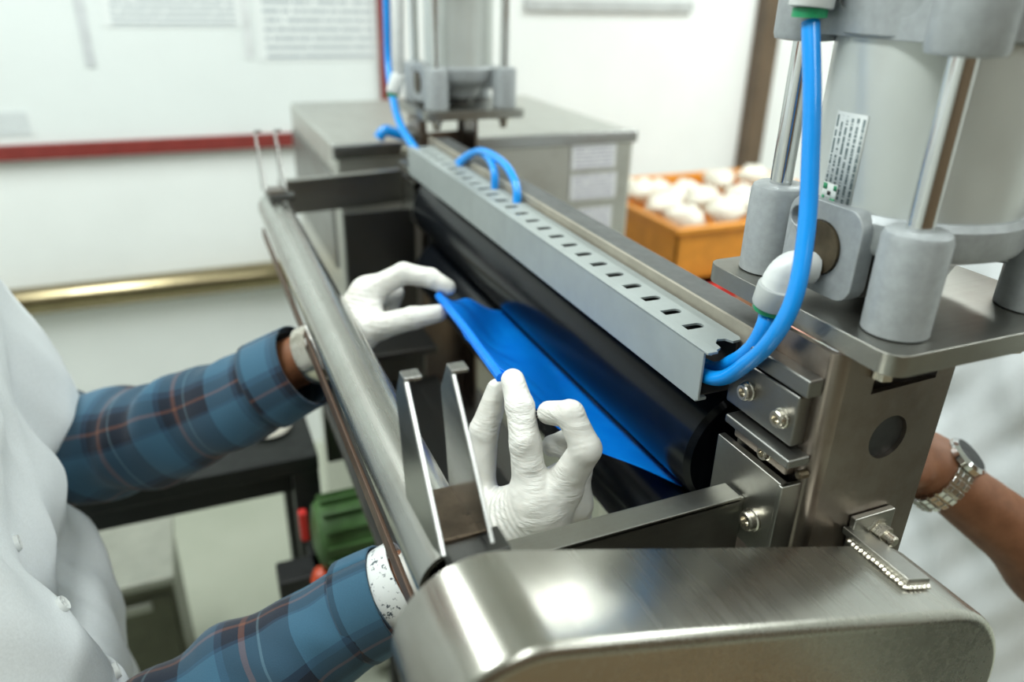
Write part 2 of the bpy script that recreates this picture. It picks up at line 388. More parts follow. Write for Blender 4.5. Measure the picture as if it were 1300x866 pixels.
par(mb().box((a[0], YF - .012, a[2] + .02), (b[0], YF - .001, a[2] + .5)).build('sheet', 'board'), ws)
par(mb().box((a[0], YF - .016, a[2] - .012), (b[0], YF - .001, a[2] + .02)).build('lower_edge', plain('grey_edge', (.48, .5, .5), .5)), ws)

# ------------------------------------------------------------------ steel cabinet behind the far cylinder
cb = empty('steel_cabinet', (.52, 1.55, 0), 'large stainless steel cabinet with three white labels behind the machine', 'cabinet')
cx0, cx1, cy0, cy1, cz1 = .226, .806, 1.30, 1.83, 1.25
par(mb().box((cx0, cy0, .04), (cx1, cy1, cz1)).build('body', 'steel_cab', None, .008, 3), cb)
par(mb().box((cx0 - .004, cy0 - .006, cz1 - .022), (cx1 + .004, cy0 + .01, cz1 + .002)).build('front_lip', 'steel_bright', None, .003), cb)
for x0 in (cx0 + .03, cx1 - .09):
    for y0 in (cy0 + .03, cy1 - .09): par(mb().box((x0, y0, 0), (x0 + .06, y0 + .06, .04)).build('foot', 'black', None, .004), cb)
par(mb().box((cx0 - .006, cy0 + .04, 1.02), (cx0, cy1 - .04, 1.20)).build('side_panel', 'steel_dull', None, .003), cb)
for (x0, y0, x1, y1) in ((725, 178, 783, 216), (723, 219, 783, 255), (733, 262, 777, 295)):
    a = at(x0, y1, y=cy0 - .003); b = at(x1, y0, y=cy0 - .003); sheet('label', a[0], b[0], a[2], b[2], 'label', cb, cy0 - .003)

# ------------------------------------------------------------------ the sealing press
P0, P1 = .285, 1.205          # outer faces of the two posts
PX0, PX1 = .325, .418
press = empty('roller_press', (.33, .75, 0), 'stainless steel roller press with black rollers and a steel front tube', 'machine')
def post(yf, s):
    """s=+1: front (hole) face looks to -y and the post runs to +y"""
    y1 = yf + s * .07
    out = []
    z0, z1 = .80, 1.312
    o = plate('side_post', [(PX0 + .010, z0), (PX1, z0), (PX1 + .008, z1), (PX0 + .010, z1)],
              [circ((.3816, 1.2466), .0155), [(.357, 1.282), (.410, 1.284), (.410, 1.305), (.357, 1.302)]],
              (0, yf, 0), (1, 0, 0), (0, 0, 1), .004, 'steel_z', None, 0, (0, s, 0))
    par(o, press)
    # rounded corner and left flange
    m = mb(); pr = []
    for k in range(9):
        a = math.pi / 2 * k / 8; pr.append((PX0 + .010 - .010 * math.sin(a), yf + s * (.010 - .010 * math.cos(a))))
    pr += [(PX0, y1), (PX0 + .004, y1)] + [(PX0 + .010 - .006 * math.sin(math.pi / 2 * (8 - k) / 8), yf + s * (.010 - .006 * math.cos(math.pi / 2 * (8 - k) / 8))) for k in range(9)]
    n = len(pr); m.add([(x, y, z0) for x, y in pr] + [(x, y, z1) for x, y in pr], [(i, (i + 1) % n, n + (i + 1) % n, n + i) for i in range(n)] + [tuple(range(n))[::-1], tuple(range(n, 2 * n))])
    f = m.build('left_flange', 'steel_z'); f.parent = o
    f = mb().box((PX1 - .002, min(yf + s * .0005, y1), z0), (PX1 + .002, max(yf + s * .0005, y1), z1)).build('right_flange', 'steel_z', o)
    f = mb().cyl((.3816, yf + s * .003, 1.2466), (.3816, yf + s * .03, 1.2466), .019, 24).build('bearing', 'black', o)
    return o
pn = post(P0, 1); pf = post(P1, -1)
def sub(o, p, root=press): o.parent = p; return o
def mir(y): return P0 + P1 - y
for pst, F in ((pn, lambda y: y), (pf, mir)):
    def bx(n_, x0, x1, ya, yb, z0, z1, m_, bev=.0015):
        ya, yb = F(ya), F(yb); return sub(mb().box((x0, min(ya, yb), z0), (x1, max(ya, yb), z1)).build(n_, m_, None, bev), pst)
    bx('bearing_block', .315, .3255, .298, .362, 1.246, 1.281, 'steel_dull')
    bx('clamp_bar', .314, .3255, .292, .352, 1.283, 1.295, 'steel_dull')
    bx('ledge_bar', .308, .3255, .290, .352, 1.236, 1.2425, 'steel_dull')
    bx('lower_block', .318, .3255, .300, .352, 1.2225, 1.2355, 'steel_z')
    for y, z in ((.341, 1.2635), (.3085, 1.2615)): bolt((.315, F(y), z), (-1, 0, 0), pst, .92, press)
    bolt((.318, F(.319), 1.229), (-1, 0, 0), pst, .72, press)
    if pst is pn:
        for y, z in ((.291, 1.229), (.2975, 1.2395)): sub(mb().lathe([(.003, 0), (.003, .006), (.002, .007)], (.3255, F(y), z), (-1, 0, 0), 10).build('pin', 'brass'), pst)
# rollers, beam and lower frame
def prt(o): return par(o, press)
prt(mb().lathe([(.012, -.01), (.012, 0), (.046, 0), (.05, .004), (.05, .726), (.046, .73), (.012, .73), (.012, .74)], (.354, .38, 1.185), (0, 1, 0), 64).build('upper_roller', 'rubber'))
prt(mb().lathe([(.012, -.01), (.012, 0), (.046, 0), (.05, .004), (.05, .726), (.046, .73), (.012, .73), (.012, .74)], (.354, .38, 1.0835), (0, 1, 0), 64).build('lower_roller', 'rubber'))
prt(mb().box((.3415, .357, 1.238), (.372, 1.133, 1.287)).build('cross_beam', 'beam', None, .0025))
prt(mb().box((.3385, .357, 1.262), (.3415, 1.133, 1.2895)).build('beam_edge_strip', plain('tan_edge', (.36, .33, .27), .45, .3)))
for y in (.36, 1.13):
    prt(mb().box((.335, y - .006, 1.0), (.40, y + .006, 1.236)).build('roller_cheek', 'black', None, .002))
prt(mb().box((.24, P0, .74), (.45, P1, .80)).build('base_beam', 'dark_steel', None, .004))
for x in (.25, .44):
    for y in (.36, 1.13): prt(mb().box((x - .02, y - .02, .0), (x + .02, y + .02, .74)).build('leg', 'black', None, .003))
# front tube (roller) with its open end
TX, TZ, TR = .101, 1.207, .0215
o = mb().lathe([(TR - .003, .0), (TR, .0), (TR, .80), (TR - .003, .80)], (TX, .303, TZ), (0, 1, 0), 48, False)
o.lathe([(TR - .003, 0), (TR - .003, .06)], (TX, .303, TZ), (0, 1, 0), 48, False)
prt(o.build('front_tube', 'steel_y'))
prt(mb().box((.0808, .32, 1.166), (.084, 1.10, 1.180)).build('under_bar', plain('brown_bar', (.10, .06, .04), .45, .5), None, .001))
# end bars (angle iron) between tube and posts
for F in (lambda y: y, mir):
    yb = .324 if F is not mir else .295; dz = -.006 if F is mir else -.002; zo = -.039 if F is not mir else 0
    m = mb(); a, b = F(yb), F(yb + .004); c = F(yb + .018)
    for x0, x1, ya, yb2, zl, zh_ in ((.119, .3115, a, b, 1.176, 1.2305), (.119, .309, a, c, 1.2275, 1.2315)):
        m.add([(x, y, (zl if k == 0 else zh_) + zo + (dz if x < .2 else 0)) for x in (x0, x1) for y in sorted((ya, yb2)) for k in (0, 1)], [(0, 1, 3, 2), (4, 6, 7, 5), (0, 4, 5, 1), (2, 3, 7, 6), (0, 2, 6, 4), (1, 5, 7, 3)])
    eb = prt(m.build('end_bar', 'steel_x', None, .0008))
    a, b = sorted((F(.293), F(.360))); tb_ = sub(mb().box((.3115, a, 1.158), (.3175, b, 1.221)).build('tab', 'steel_x', None, .001), eb)
    a, b = sorted((F(.2925), F(.2965))); sub(mb().box((.310, a, 1.158), (.3262, b, 1.221)).build('tab_flange', 'steel_x', None, .001), eb)
    if F is not mir: bolt((.3115, .313, 1.1815), (-1, 0, 0), eb, 1.1, press)
    if F is mir:
        for (px, py) in ((527, 245), (535, 308)):
            p = at(px, py, y=mir(.299) - .002); bolt((p[0], mir(.299), p[2]), (0, -1, 0), eb, .95, press)
prt(mb().box((.205, 1.145, 1.00), (.318, 1.15, 1.178)).build('far_side_plate', 'dark_steel', None, .002))
prt(mb().box((.135, .98, 1.0), (.30, 1.12, 1.012)).build('inner_ledge', 'dark_steel', None, .002))  # ledge coloured dark to carry the shade inside the press
prt(mb().box((.135, 1.05, .80), (.30, 1.06, 1.0)).build('inner_panel', 'dark_steel', None, .002))
prt(mb().box((.125, .34, .95), (.30, .99, .96)).build('dark_fill_sheet', 'dark_steel', None, .002))  # added dark sheet standing in for the shade under the rollers
# forked guides at both ends of the tube: two leaning ears joined by a web
def fork(F):
    def ear(x):
        pf_ = [(.284, 1.243), (.346, 1.3125), (.3535, 1.3115), (.3650, 1.292), (.357, 1.262), (.352, 1.232), (.300, 1.236)]
        o = plate('ear', [(F(y), z) for y, z in pf_], [], (x - .0013, 0, 0), (0, 1, 0), (0, 0, 1), .0026, 'steel_bright', None, .0007, (1, 0, 0)); return o
    wb = plate('guide_fork', [(.0885, 0), (.1135, 0), (.1135, .05), (.0885, .05)], [], (0, F(.300), 1.2365), (1, 0, 0), (0, (F(.36) - F(.30)) / .06 * .996, -.085), .0025, plain('stained_web', (.16, .12, .085), .3, .9, 60, .35), None, .0005)
    prt(wb)
    for x in (.088, .114):
        e = ear(x); sub(e, wb)
        ht = mb().box((x - .0013, min(F(.344), F(.3535)), 1.3105), (x + .0085, max(F(.344), F(.3535)), 1.3130)).build('bent_tip', 'steel_bright', None, .0006); sub(ht, wb)
    o = mb().box((.092, min(F(.286), F(.305)), 1.2285), (.125, max(F(.286), F(.305)), 1.2365)).build('fork_foot', 'dark_steel', None, .001); sub(o, wb)
fork(lambda y: y); fork(lambda y: y + .763)

# ------------------------------------------------------------------ chain guard
gd = empty('chain_guard', (.25, .24, 1.05), 'rounded polished steel chain guard covering the front tube drive', 'machine guard')
def stadium(c0, r0, c1, r1, n=26):
    d = math.hypot(c1[0] - c0[0], c1[1] - c0[1]); th = math.atan2(c1[1] - c0[1], c1[0] - c0[0]); be = math.acos((r0 - r1) / d); out = []
    for k in range(n + 1):
        a = th + be + (2 * math.pi - 2 * be) * k / n; out.append((c0[0] + r0 * math.cos(a), c0[1] + r0 * math.sin(a)))
    for k in range(n + 1):
        a = th - be + 2 * be * k / n; out.append((c1[0] + r1 * math.cos(a), c1[1] + r1 * math.sin(a)))
    return out
C0, R0, C1, R1 = (.102, 1.2045), .0455, (.358, 1.092), .0815
GY0, GY1 = .207, .272
rings = []
for y, ins in ((GY1, 0), (GY0 + .006, 0), (GY0 + .003, .0008), (GY0 + .001, .0028), (GY0, .006), (GY0, .0066), (GY0, .0075)):
    rings.append([(x, y, z) for x, z in stadium(C0, R0 - ins, C1, R1 - ins)])
m = mb(); n = len(rings[0])
for r in rings: m.v += r
for i in range(len(rings) - 1):
    for k in range(n): m.f.append((i * n + k, i * n + (k + 1) % n, (i + 1) * n + (k + 1) % n, (i + 1) * n + k))
e = (len(rings) - 1) * n; m.f.append(tuple(e + k for k in range(n)))
par(m.build('shell', 'guard', None, 0, 2, 50), gd)
br = par(mb().box((.377, .2715, 1.152), (.405, .2845, 1.185)).build('bracket', 'steel_z', None, .001), gd)
br.data.clear_geometry()
# L bracket: upright plate against the post, foot welded on the guard top
sl = (1.171 - 1.2478) / (.384 - .117)
def ztop(x): return 1.2478 + sl * (x - .117)
m = mb().box((.366, .2795, 1.155), (.401, .2845, 1.190))
m.add([(.361, .2845, ztop(.361)), (.381, .2845, ztop(.381)), (.381, .231, ztop(.381)), (.361, .231, ztop(.361)),
       (.361, .2845, ztop(.361) + .0055), (.381, .2845, ztop(.381) + .0055), (.381, .231, ztop(.381) + .0055), (.361, .231, ztop(.361) + .0055)],
      [(0, 1, 2, 3), (4, 7, 6, 5), (0, 4, 5, 1), (1, 5, 6, 2), (2, 6, 7, 3), (3, 7, 4, 0)])
me2 = m.build('bracket', 'steel_x'); br.data = me2.data; bpy.data.objects.remove(me2); br.data.materials.clear(); br.data.materials.append(M['steel_x'])
hx = mb().lathe([(.0085, 0), (.0085, .0018), (.0065, .002), (.0065, .009)], (.3865, .2795, 1.1775), (0, -1, 0), 6); hx.lathe([(.004, .009), (.004, .015), (.003, .016)], (.3865, .2795, 1.1775), (0, -1, 0), 12)
o = hx.build('bolt', 'bolt'); o.parent = br
m = mb()
for k in range(15):
    y = .231 + .0032 * k; m.lathe([(.0, -.0015), (.0024, -.001), (.0023, .0000), (.0012, .0009), (.0, .001)], (.3605 + random.uniform(-.0006, .0006), y, ztop(.3605) + .0005), (0, 0, 1), 8, False)
    if k < 5: m.lathe([(.0, -.0015), (.0024, -.001), (.0023, .0), (.0012, .0009), (.0, .001)], (.362 + .0042 * k, .2305, ztop(.362 + .0042 * k) + .0005), (0, 0, 1), 8, False)
o = m.build('weld_bead', 'bolt'); o.parent = br; o['kind'] = 'stuff'

# ------------------------------------------------------------------ air cylinders
CX, BX = .415, .0555
def cylinder(y0, label, near):
    cy = y0 + .0845; g = empty('air_cylinder', (CX, cy, 1.33), label, 'air cylinder', 'air cylinders on the posts')
    def p(o): return par(o, g)
    def s2(o, q): return sub(o, q, g)
    pl = p(plate('mounting_plate', rrect(.330, y0, .497, y0 + .169, .012), [circ((CX, cy), .02)], (0, 0, 1.312), (1, 0, 0), (0, 1, 0), .013, 'steel_x', None, .0015, (0, 0, 1)))
    for sx in (-1, 1):
        for sy in (-1, 1):
            s2(mb().lathe([(.009, 0), (.009, .008), (.006, .009), (.006, .018)], (CX + sx * BX, cy + sy * BX, 1.312), (0, 0, -1), 6).build('nut', 'bolt'), pl)
    BH = .060; zb = 1.325; RB = .062 if near else .054; zh = zb + BH
    hd = p(mb().lathe([(.03, .012), (.036, .026), (RB + .003, .038), (RB + .005, .042), (RB + .005, .056), (RB + .002, .060)], (CX, cy, zb), (0, 0, 1), 48).build('lower_head', 'alu'))
    s2(mb().cyl((CX, cy, zb - .012), (CX, cy, zb + .02), .022, 24).build('piston_gland', 'dark_steel'), hd)
    for a in (45, 135, 225, 315):
        c_, sn = math.cos(math.radians(a)), math.sin(math.radians(a)); R_ = Matrix.Rotation(math.radians(a), 3, 'Z')
        s2(mb().box((CX + .03, cy - .006, zb + .026), (CX + .072, cy + .006, zb + .058), R_, (CX, cy, zb)).build('web', 'alu', None, .003), hd)
    for sx in (-1, 1):
        for sy in (-1, 1):
            b_ = mb().lathe([(.017, 0), (.0185, .001), (.0185, BH - .005), (.0172, BH - .0015), (.0148, BH), (.009, BH)], (CX + sx * BX, cy + sy * BX, zb), (0, 0, 1), 36).build('boss', 'alu'); s2(b_, hd)
    # side port block with the brown opening, looking to -x
    pb = p(plate('port_block', rrect(-.03, .006, .03, .062, .012), [circ((.0, .034), .0165), circ((.022, .048), .006)], (.347, cy, zb), (0, 1, 0), (0, 0, 1), .012, 'alu', None, .0015, (1, 0, 0)))
    s2(mb().lathe([(.0165, .0), (.0165, .012), (.012, .0125), (.0115, .004), (.002, .003)], (.345, cy, zb + .034), (1, 0, 0), 30).build('port_ring', 'brass'), pb)
    s2(mb().box((.3585, cy - .028, zb + .008), (.385, cy + .028, zb + .058)).build('port_neck', 'inside_shade', None, .004), pb)
    ZT = 1.478 if near else 1.53
    br_ = p(mb().lathe([(RB, 0), (RB, ZT - zh + .02)], (CX, cy, zh - .004), (0, 0, 1), 72).build('barrel', 'barrel'))
    for sx in (-1, 1):
        for sy in (-1, 1):
            p(mb().cyl((CX + sx * BX, cy + sy * BX, zh - .01), (CX + sx * BX, cy + sy * BX, ZT + .02), .0072, 24).build('tie_rod', 'chrome'))
    zt = 1.33 + .152 + .0 if False else ZT
    th = p(mb().lathe([(RB + .001, 0), (RB + .004, .002), (RB + .004, .035), (RB, .038)], (CX, cy, ZT), (0, 0, 1), 48).build('upper_head', 'alu'))
    for sx in (-1, 1):
        for sy in (-1, 1):
            s2(mb().lathe([(.012, 0), (.0185, .001), (.0195, .004), (.0195, .05), (.018, .053), (.005, .053)], (CX + sx * BX, cy + sy * BX, ZT - .005), (0, 0, 1), 32).build('boss', 'alu'), th)
            s2(mb().lathe([(.010, 0), (.010, .008), (.006, .009), (.006, .016)], (CX + sx * BX, cy + sy * BX, ZT + .048), (0, 0, 1), 6).build('nut', 'bolt'), th)
    ub = p(plate('upper_port_block', rrect(-.05, 0, .05, .05, .006), [circ((-.02, .022), .011), circ((.02, .02), .006)], (.352, cy, ZT), (0, 1, 0), (0, 0, 1), .015, 'alu', None, .0015, (1, 0, 0)))
    s2(mb().box((.360, cy - .05, ZT + .002), (CX, cy + .05, ZT + .045)).build('port_core', 'inside_shade', None, .002), ub)
    return g, cy, zb, zh, ZT
CY0 = .2535
ca, cya, zb, zh, ZT = cylinder(CY0, 'near air cylinder with a white spec sticker, large in the foreground', True)
cf, cyf, *_ = cylinder(1.125, 'far small-looking air cylinder standing in front of the steel cabinet', False)
# sticker on the near barrel
def curved(a0, a1, z0, z1, r, c, mat, name, shear=0):
    m = mb(); nA, k = 12, 0; vs = []; uvs = []
    for i in range(nA + 1):
        a = math.radians(a0 + (a1 - a0) * i / nA)
        for z, v_ in ((z0, 0), (z1, 1)): vs.append((c[0] + r * math.cos(a), c[1] + r * math.sin(a), z)); uvs.append((v_, 1 - i / nA))
    m.add(vs, [(2 * i, 2 * i + 2, 2 * i + 3, 2 * i + 1) for i in range(nA)], uvs); o = m.build(name, mat)
    so = o.modifiers.new('thick', 'SOLIDIFY'); so.thickness = .0003; so.offset = 0; return o
STK = [par(curved(168, 190, 1.384, 1.438, .0623, (CX, cya), 'sticker', 'spec_sticker'), ca)]
sub(curved(168.4, 180, 1.385, 1.3965, .0626, (CX, cya), 'stickerplain', 'sticker_emblem'), STK[0])
for (a0, a1, z0, z1) in ((168.8, 172.0, 1.3925, 1.396), (176.2, 179.6, 1.3855, 1.388), (169, 171, 1.3855, 1.3885), (177.4, 179.6, 1.393, 1.396)):
    sub(curved(a0, a1, z0, z1, .0629, (CX, cya), 'green', 'emblem_arrow'), STK[0])
sub(curved(173, 175.6, 1.3895, 1.3918, .0629, (CX, cya), 'black', 'emblem_dot'), STK[0])

# ------------------------------------------------------------------ slotted cable duct
dc = empty('cable_duct', (.318, .73, 1.245), 'grey plastic slotted cable duct lying along the top of the rollers', 'cable duct')
DY0, DY1, DZ0, DZ1 = .374, 1.098, 1.2445, 1.2815
slots = []
for k in range(25):
    y = .4085 + .0283 * k
    slots.append([(.3085, y - .0042), (.3085, y + .0042)] + [(.3200 + .0042 * math.sin(math.radians(a)), y + .0042 * math.cos(math.radians(a))) for a in range(0, 181, 30)])
endl = [(.3005, DY0 - .008), (.3125, DY0 - .002), (.3135, DY0 + .005), (.3185, DY0 + .010), (.3245, DY0 + .0085), (.327, DY0 + .0035), (.3335, DY0 + .004), (.336, DY0 + .008)]
par(plate('slotted_wall', endl + [(.336, DY1), (.3005, DY1)], slots, (0, 0, DZ1 - .0016), (1, 0, 0), (0, 1, 0), .0016, 'duct', None, 0, (0, 0, 1)), dc)
m = mb().box((.297, DY0 - .005, DZ0), (.299, DY1, DZ1 + .001)).box((.297, DY0 - .009, DZ1 - .0005), (.3055, DY1, DZ1 + .0015)).box((.297, DY0 - .003, DZ0 - .0015), (.306, DY1, DZ0 + .001))
par(m.build('cover', 'duct', None, .0006), dc)
par(mb().box((.334, DY0 + .008, DZ0), (.3365, DY1, DZ1 - .0015)).build('back_wall', 'inside_shade'), dc)
par(mb().box((.300, DY0, DZ0 + .0008), (.334, DY1, DZ0 + .002)).build('bottom_wall', 'inside_shade'), dc)

# ------------------------------------------------------------------ hoses and fittings
def hose(pts, r, label, extra=None):
    o = mb().tube(catmull(pts, 12), r, 16).build('air_hose', 'hose'); return tag(o, label, 'hose', 'blue air hoses')
hx_ = .334
pA = [at(1029, 28, x=.338), at(1031, 120, x=.333), at(1029, 200, x=.330), at(1024, 290, x=.325), at(1010, 372, x=.315), at(985, 424, x=.308), at(950, 460, x=.306), at(905, 480, x=.306), at(880, 475, x=.307)]
pA[-1] = np.array([.307, .43, 1.2535])
hA = hose(pA, .0052, 'long blue air hose hanging from the near cylinder top down to the duct')
pB = [at(974, 392, x=.326), at(970, 412, x=.321), at(955, 440, x=.318), at(930, 459, x=.317), at(900, 466, x=.318), np.array([.319, .44, 1.257])]
hB = hose(pB, .005, 'short blue air hose from the white elbow fitting into the duct end')
el = empty('elbow_fitting', at(990, 360, x=.338), 'white plastic elbow fitting with green collar on the near cylinder', 'pipe fitting')
pe = [at(1034, 340, x=.347), at(1010, 338, x=.336), at(993, 350, x=.329), at(985, 372, x=.326)]
par(mb().tube(catmull(pe, 8), [.0100] * 9 + [.0102] * 9 + [.0106] * 7, 20).build('elbow_body', 'fitting'), el)
p0, p1, p2 = at(988, 362, x=.326), at(979, 387, x=.326), at(977, 393, x=.326)
par(mb().cyl(p0, p1, .0122, 24, .001).build('collet', plain('grey_collet', (.42, .44, .43), .4)), el)
par(mb().cyl(p1, p2, .0105, 24).build('release_collar', 'green'), el)
tf = empty('push_in_fitting', at(1028, 12, x=.338), 'grey push-in fitting with green collar under the near cylinder head', 'pipe fitting')
p1 = at(1027, 22, x=.338); par(mb().cyl(p1, p1 + np.array([0, 0, .005]), .0098, 24).build('release_collar', 'green'), tf)
par(mb().cyl(p1 + np.array([0, 0, .005]), p1 + np.array([0.002, 0, .03]), .0125, 24, .001).build('fitting_body', 'fitting'), tf)
# far hoses
pF = [at(489, -60, x=.318), at(491, 20, x=.318), at(493, 80, x=.317), at(499, 125, x=.309), at(510, 162, x=.306), at(522, 190, x=.306), np.array([.309, 1.04, 1.262])]
pF[5] = np.array([.308, 1.085, 1.275])
hose(pF, .0058, 'blue air hose running down beside the far cylinder into the duct')
def onduct(px, py, up=0): p = at(px, py, z=DZ1 + up); return p
la, lb = at(582, 214, z=1.277), at(656, 262, z=1.277)
hose([la + np.array([0, 0, -.012]), la, at(592, 200, y=la[1] - .015), at(612, 192, y=(la[1] * .7 + lb[1] * .3)), at(640, 208, y=(la[1] * .3 + lb[1] * .7)), at(655, 235, y=lb[1] + .01), lb, lb + np.array([0, 0, -.012])], .0048, 'long blue hose loop arching out of the duct slots')
lc = at(628, 244, z=1.277)
hose([la + np.array([0.004, .024, -.012]), la + np.array([.004, .022, 0]), at(600, 194, y=la[1] - .01), at(616, 197, y=(la[1] + lc[1]) / 2), at(627, 215, y=lc[1] + .006), lc, lc + np.array([0, 0, -.012])], .0046, 'short blue hose loop tucked inside the longer loop on the duct')
sc = empty('speed_controller', at(505, 60, x=.335), 'pale speed controller fitting beside the far cylinder hose', 'pipe fitting')
a, b = at(506, 95, y=1.17), at(505, -40, y=1.17)
par(mb().cyl(a, b, .0085, 20, .001).build('controller_body', 'fitting'), sc); c_ = at(499, 118, y=1.17)
par(mb().cyl(c_, a, .011, 20, .001).build('collet', 'fitting'), sc); par(mb().cyl(at(499, 122, y=1.17), c_, .0095, 20).build('release_collar', 'green'), sc)
a = at(480, 176, y=1.29); b = at(498, 168, y=1.29)
tag(mb().tube(catmull([a, (a + b) / 2 + np.array([0, 0, .008]), b, b + np.array([.03, 0, -.01])], 6), .009, 12).build('hose_stub', 'hose'), 'small blue hose stub lying on the far cabinet front', 'hose')

# ------------------------------------------------------------------ blue film between hands and rollers
LT, RT = A(564, 380, .783), A(640, 480, .572)
N, K = 60, 26; vs = []
for i in range(N + 1):
    s_ = i / N
    e0 = LT * (1 - s_) + RT * s_ + np.array([0, 0, -.004 * math.sin(math.pi * s_)])
    yn = .80 * (1 - s_) + .415 * s_
    e1 = np.array([.331, yn, 1.1345])
    for j in range(K + 1):
        q = j / K; p = e0 * (1 - q) + e1 * q
        sag = -.012 * math.sin(math.pi * q) + .0045 * math.sin(9 * s_ + 6 * q) * math.sin(math.pi * q) + .003 * math.sin(26 * s_ - 9 * q) * (1 - q) * math.sin(math.pi * min(1, q * 2 + .1))
        hem = .006 * math.exp(-(q / .06) ** 2) * math.sin(2.5 + 5 * s_) + (.016 * math.exp(-(s_ / .16) ** 2) * math.sin(math.pi * q))
        vs.append(p + np.array([0, 0, sag + hem]))
f = [(i * (K + 1) + j, i * (K + 1) + j + 1, (i + 1) * (K + 1) + j + 1, (i + 1) * (K + 1) + j) for i in range(N) for j in range(K)]
fl = mb().add(vs, f).build('plastic_film', 'film', None, 0, 2, 180); so = fl.modifiers.new('thick', 'SOLIDIFY'); so.thickness = .0006
tag(fl, 'bright blue plastic film held by gloved hands and fed between black rollers', 'plastic film')
hm = mb().tube(catmull([LT + np.array([-.004, .006, .002]), LT * .66 + RT * .34 + np.array([0, 0, -.002]), LT * .33 + RT * .67 + np.array([0, 0, -.003]), RT + np.array([-.002, 0, 0])], 10), .0042, 10).build('rolled_edge', 'film'); hm.parent = fl

# ------------------------------------------------------------------ people
def body(root, J, skin_cut=None):
    caps = [((J['pelvis'] + np.array([0, -.07, 0])), (J['pelvis'] + np.array([0, .07, 0])), .115, .115),
            (J['waist'] + np.array([0, -.05, 0]), J['waist'] + np.array([0, .05, 0]), .10, .10),
            (J['chest'] + np.array([0, -.09, 0]), J['chest'] + np.array([0, .09, 0]), .10, .10),
            (J['shL'], J['shR'], .055, .055), (J['neck0'], J['neck1'], .058, .052),
            (J['shL'], J['elL'], .05, .04), (J['elL'], J['wrL'], .036, .026), (J['shR'], J['elR'], .05, .04), (J['elR'], J['wrR'], .036, .026)]
    for s in 'LR': caps += [(J['hip' + s], J['kn' + s], .08, .055), (J['kn' + s], J['an' + s], .055, .036), (J['an' + s], J['toe' + s], .036, .03)]
    h = J['head']; fw = J['fwd']
    pts = np.array([c for a, b, *_ in caps for c in (a, b)] + [h + .1, h - .1])
    X, lo = grid(pts.min(0) - .14, pts.max(0) + .14, .0085); D = None
    for a, b, ra, rb in caps:
        d = capsule(X, a, b, ra, rb); D = d if D is None else smin(D, d, .035)
    side = np.array([-fw[1], fw[0], 0]); dn = np.array([0, 0, -1.0])
    def add(c, r, k=.015):
        nonlocal D
        q = sum(((X[i] - c[i]) / r[i]) ** 2 for i in range(3)); D = smin(D, (np.sqrt(q) - 1) * min(r), k)
    add(h + fw * -.01 + np.array([0, 0, .03]), (.092, .082, .098), .02)
    add(h + fw * .035 + dn * .05, (.062, .058, .07), .02)
    for q in (.0, .33, .66, 1.0): add(h + fw * (.098 + .016 * q) + np.array([0, 0, .012 - .04 * q]), (.011 + .005 * q,) * 3, .012)
    for s in (-1, 1):
        add(h + side * s * .085 + fw * -.01 + dn * .01, (.018, .012, .032), .008)
        add(h + side * s * .035 + fw * .086 + np.array([0, 0, .028]), (.02, .02, .009), .012)
        q = sum((X[i] - (h + side * s * .034 + fw * .100 + np.array([0, 0, .010]))[i]) ** 2 for i in range(3)); D = -smin(-D, np.sqrt(q) - .012, .008)
    add(h + fw * .088 + dn * .058, (.016, .024, .006), .006); add(h + fw * .086 + dn * .070, (.014, .02, .007), .006)
    b = nets(D, lo, .0085, 'body', 'skin'); par(b, root)
    for s in (-1, 1):
        c = h + side * s * .033 + fw * .089 + np.array([0, 0, .010]); par(mb().lathe([(.0001, -.011), (.008, -.008), (.011, 0), (.008, .008), (.0001, .011)], c, fw, 16).build('eye', 'eye'), root)
    X, lo = grid(h - .14, h + .16, .006)
    c = h + fw * -.018 + np.array([0, 0, .042]); q = np.sqrt(((X[0] - c[0]) / .102) ** 2 + ((X[1] - c[1]) / .093) ** 2 + ((X[2] - c[2]) / .102) ** 2) - 1
    q = q * .09 + .002 * np.sin(X[0] * 300 + X[2] * 200) * np.sin(X[1] * 340)
    cut = (X[0] - h[0]) * fw[0] + (X[1] - h[1]) * fw[1] - .055 - (X[2] - h[2] - .05) * .9
    q = np.maximum(q, np.maximum(cut, -(X[2] - (h[2] - .03)))); par(nets(q, lo, .006, 'hair', 'hair'), root)
    return b
def cloth(name, mat, caps, k, h, fold, root, cutz=None, seams=None):
    pts = np.array([c for a, b, *_ in caps for c in (a, b)]); R_ = max(max(c[2], c[3]) for c in caps) + .03
    X, lo = grid(pts.min(0) - R_, pts.max(0) + R_, h); D = None
    for a, b, ra, rb in caps:
        d = capsule(X, a, b, ra, rb); D = d if D is None else smin(D, d, k)
    D = D + fold(X)
    if cutz is not None: D = np.maximum(D, cutz - X[2])
    o = nets(D, lo, h, name, mat); par(o, root); return o
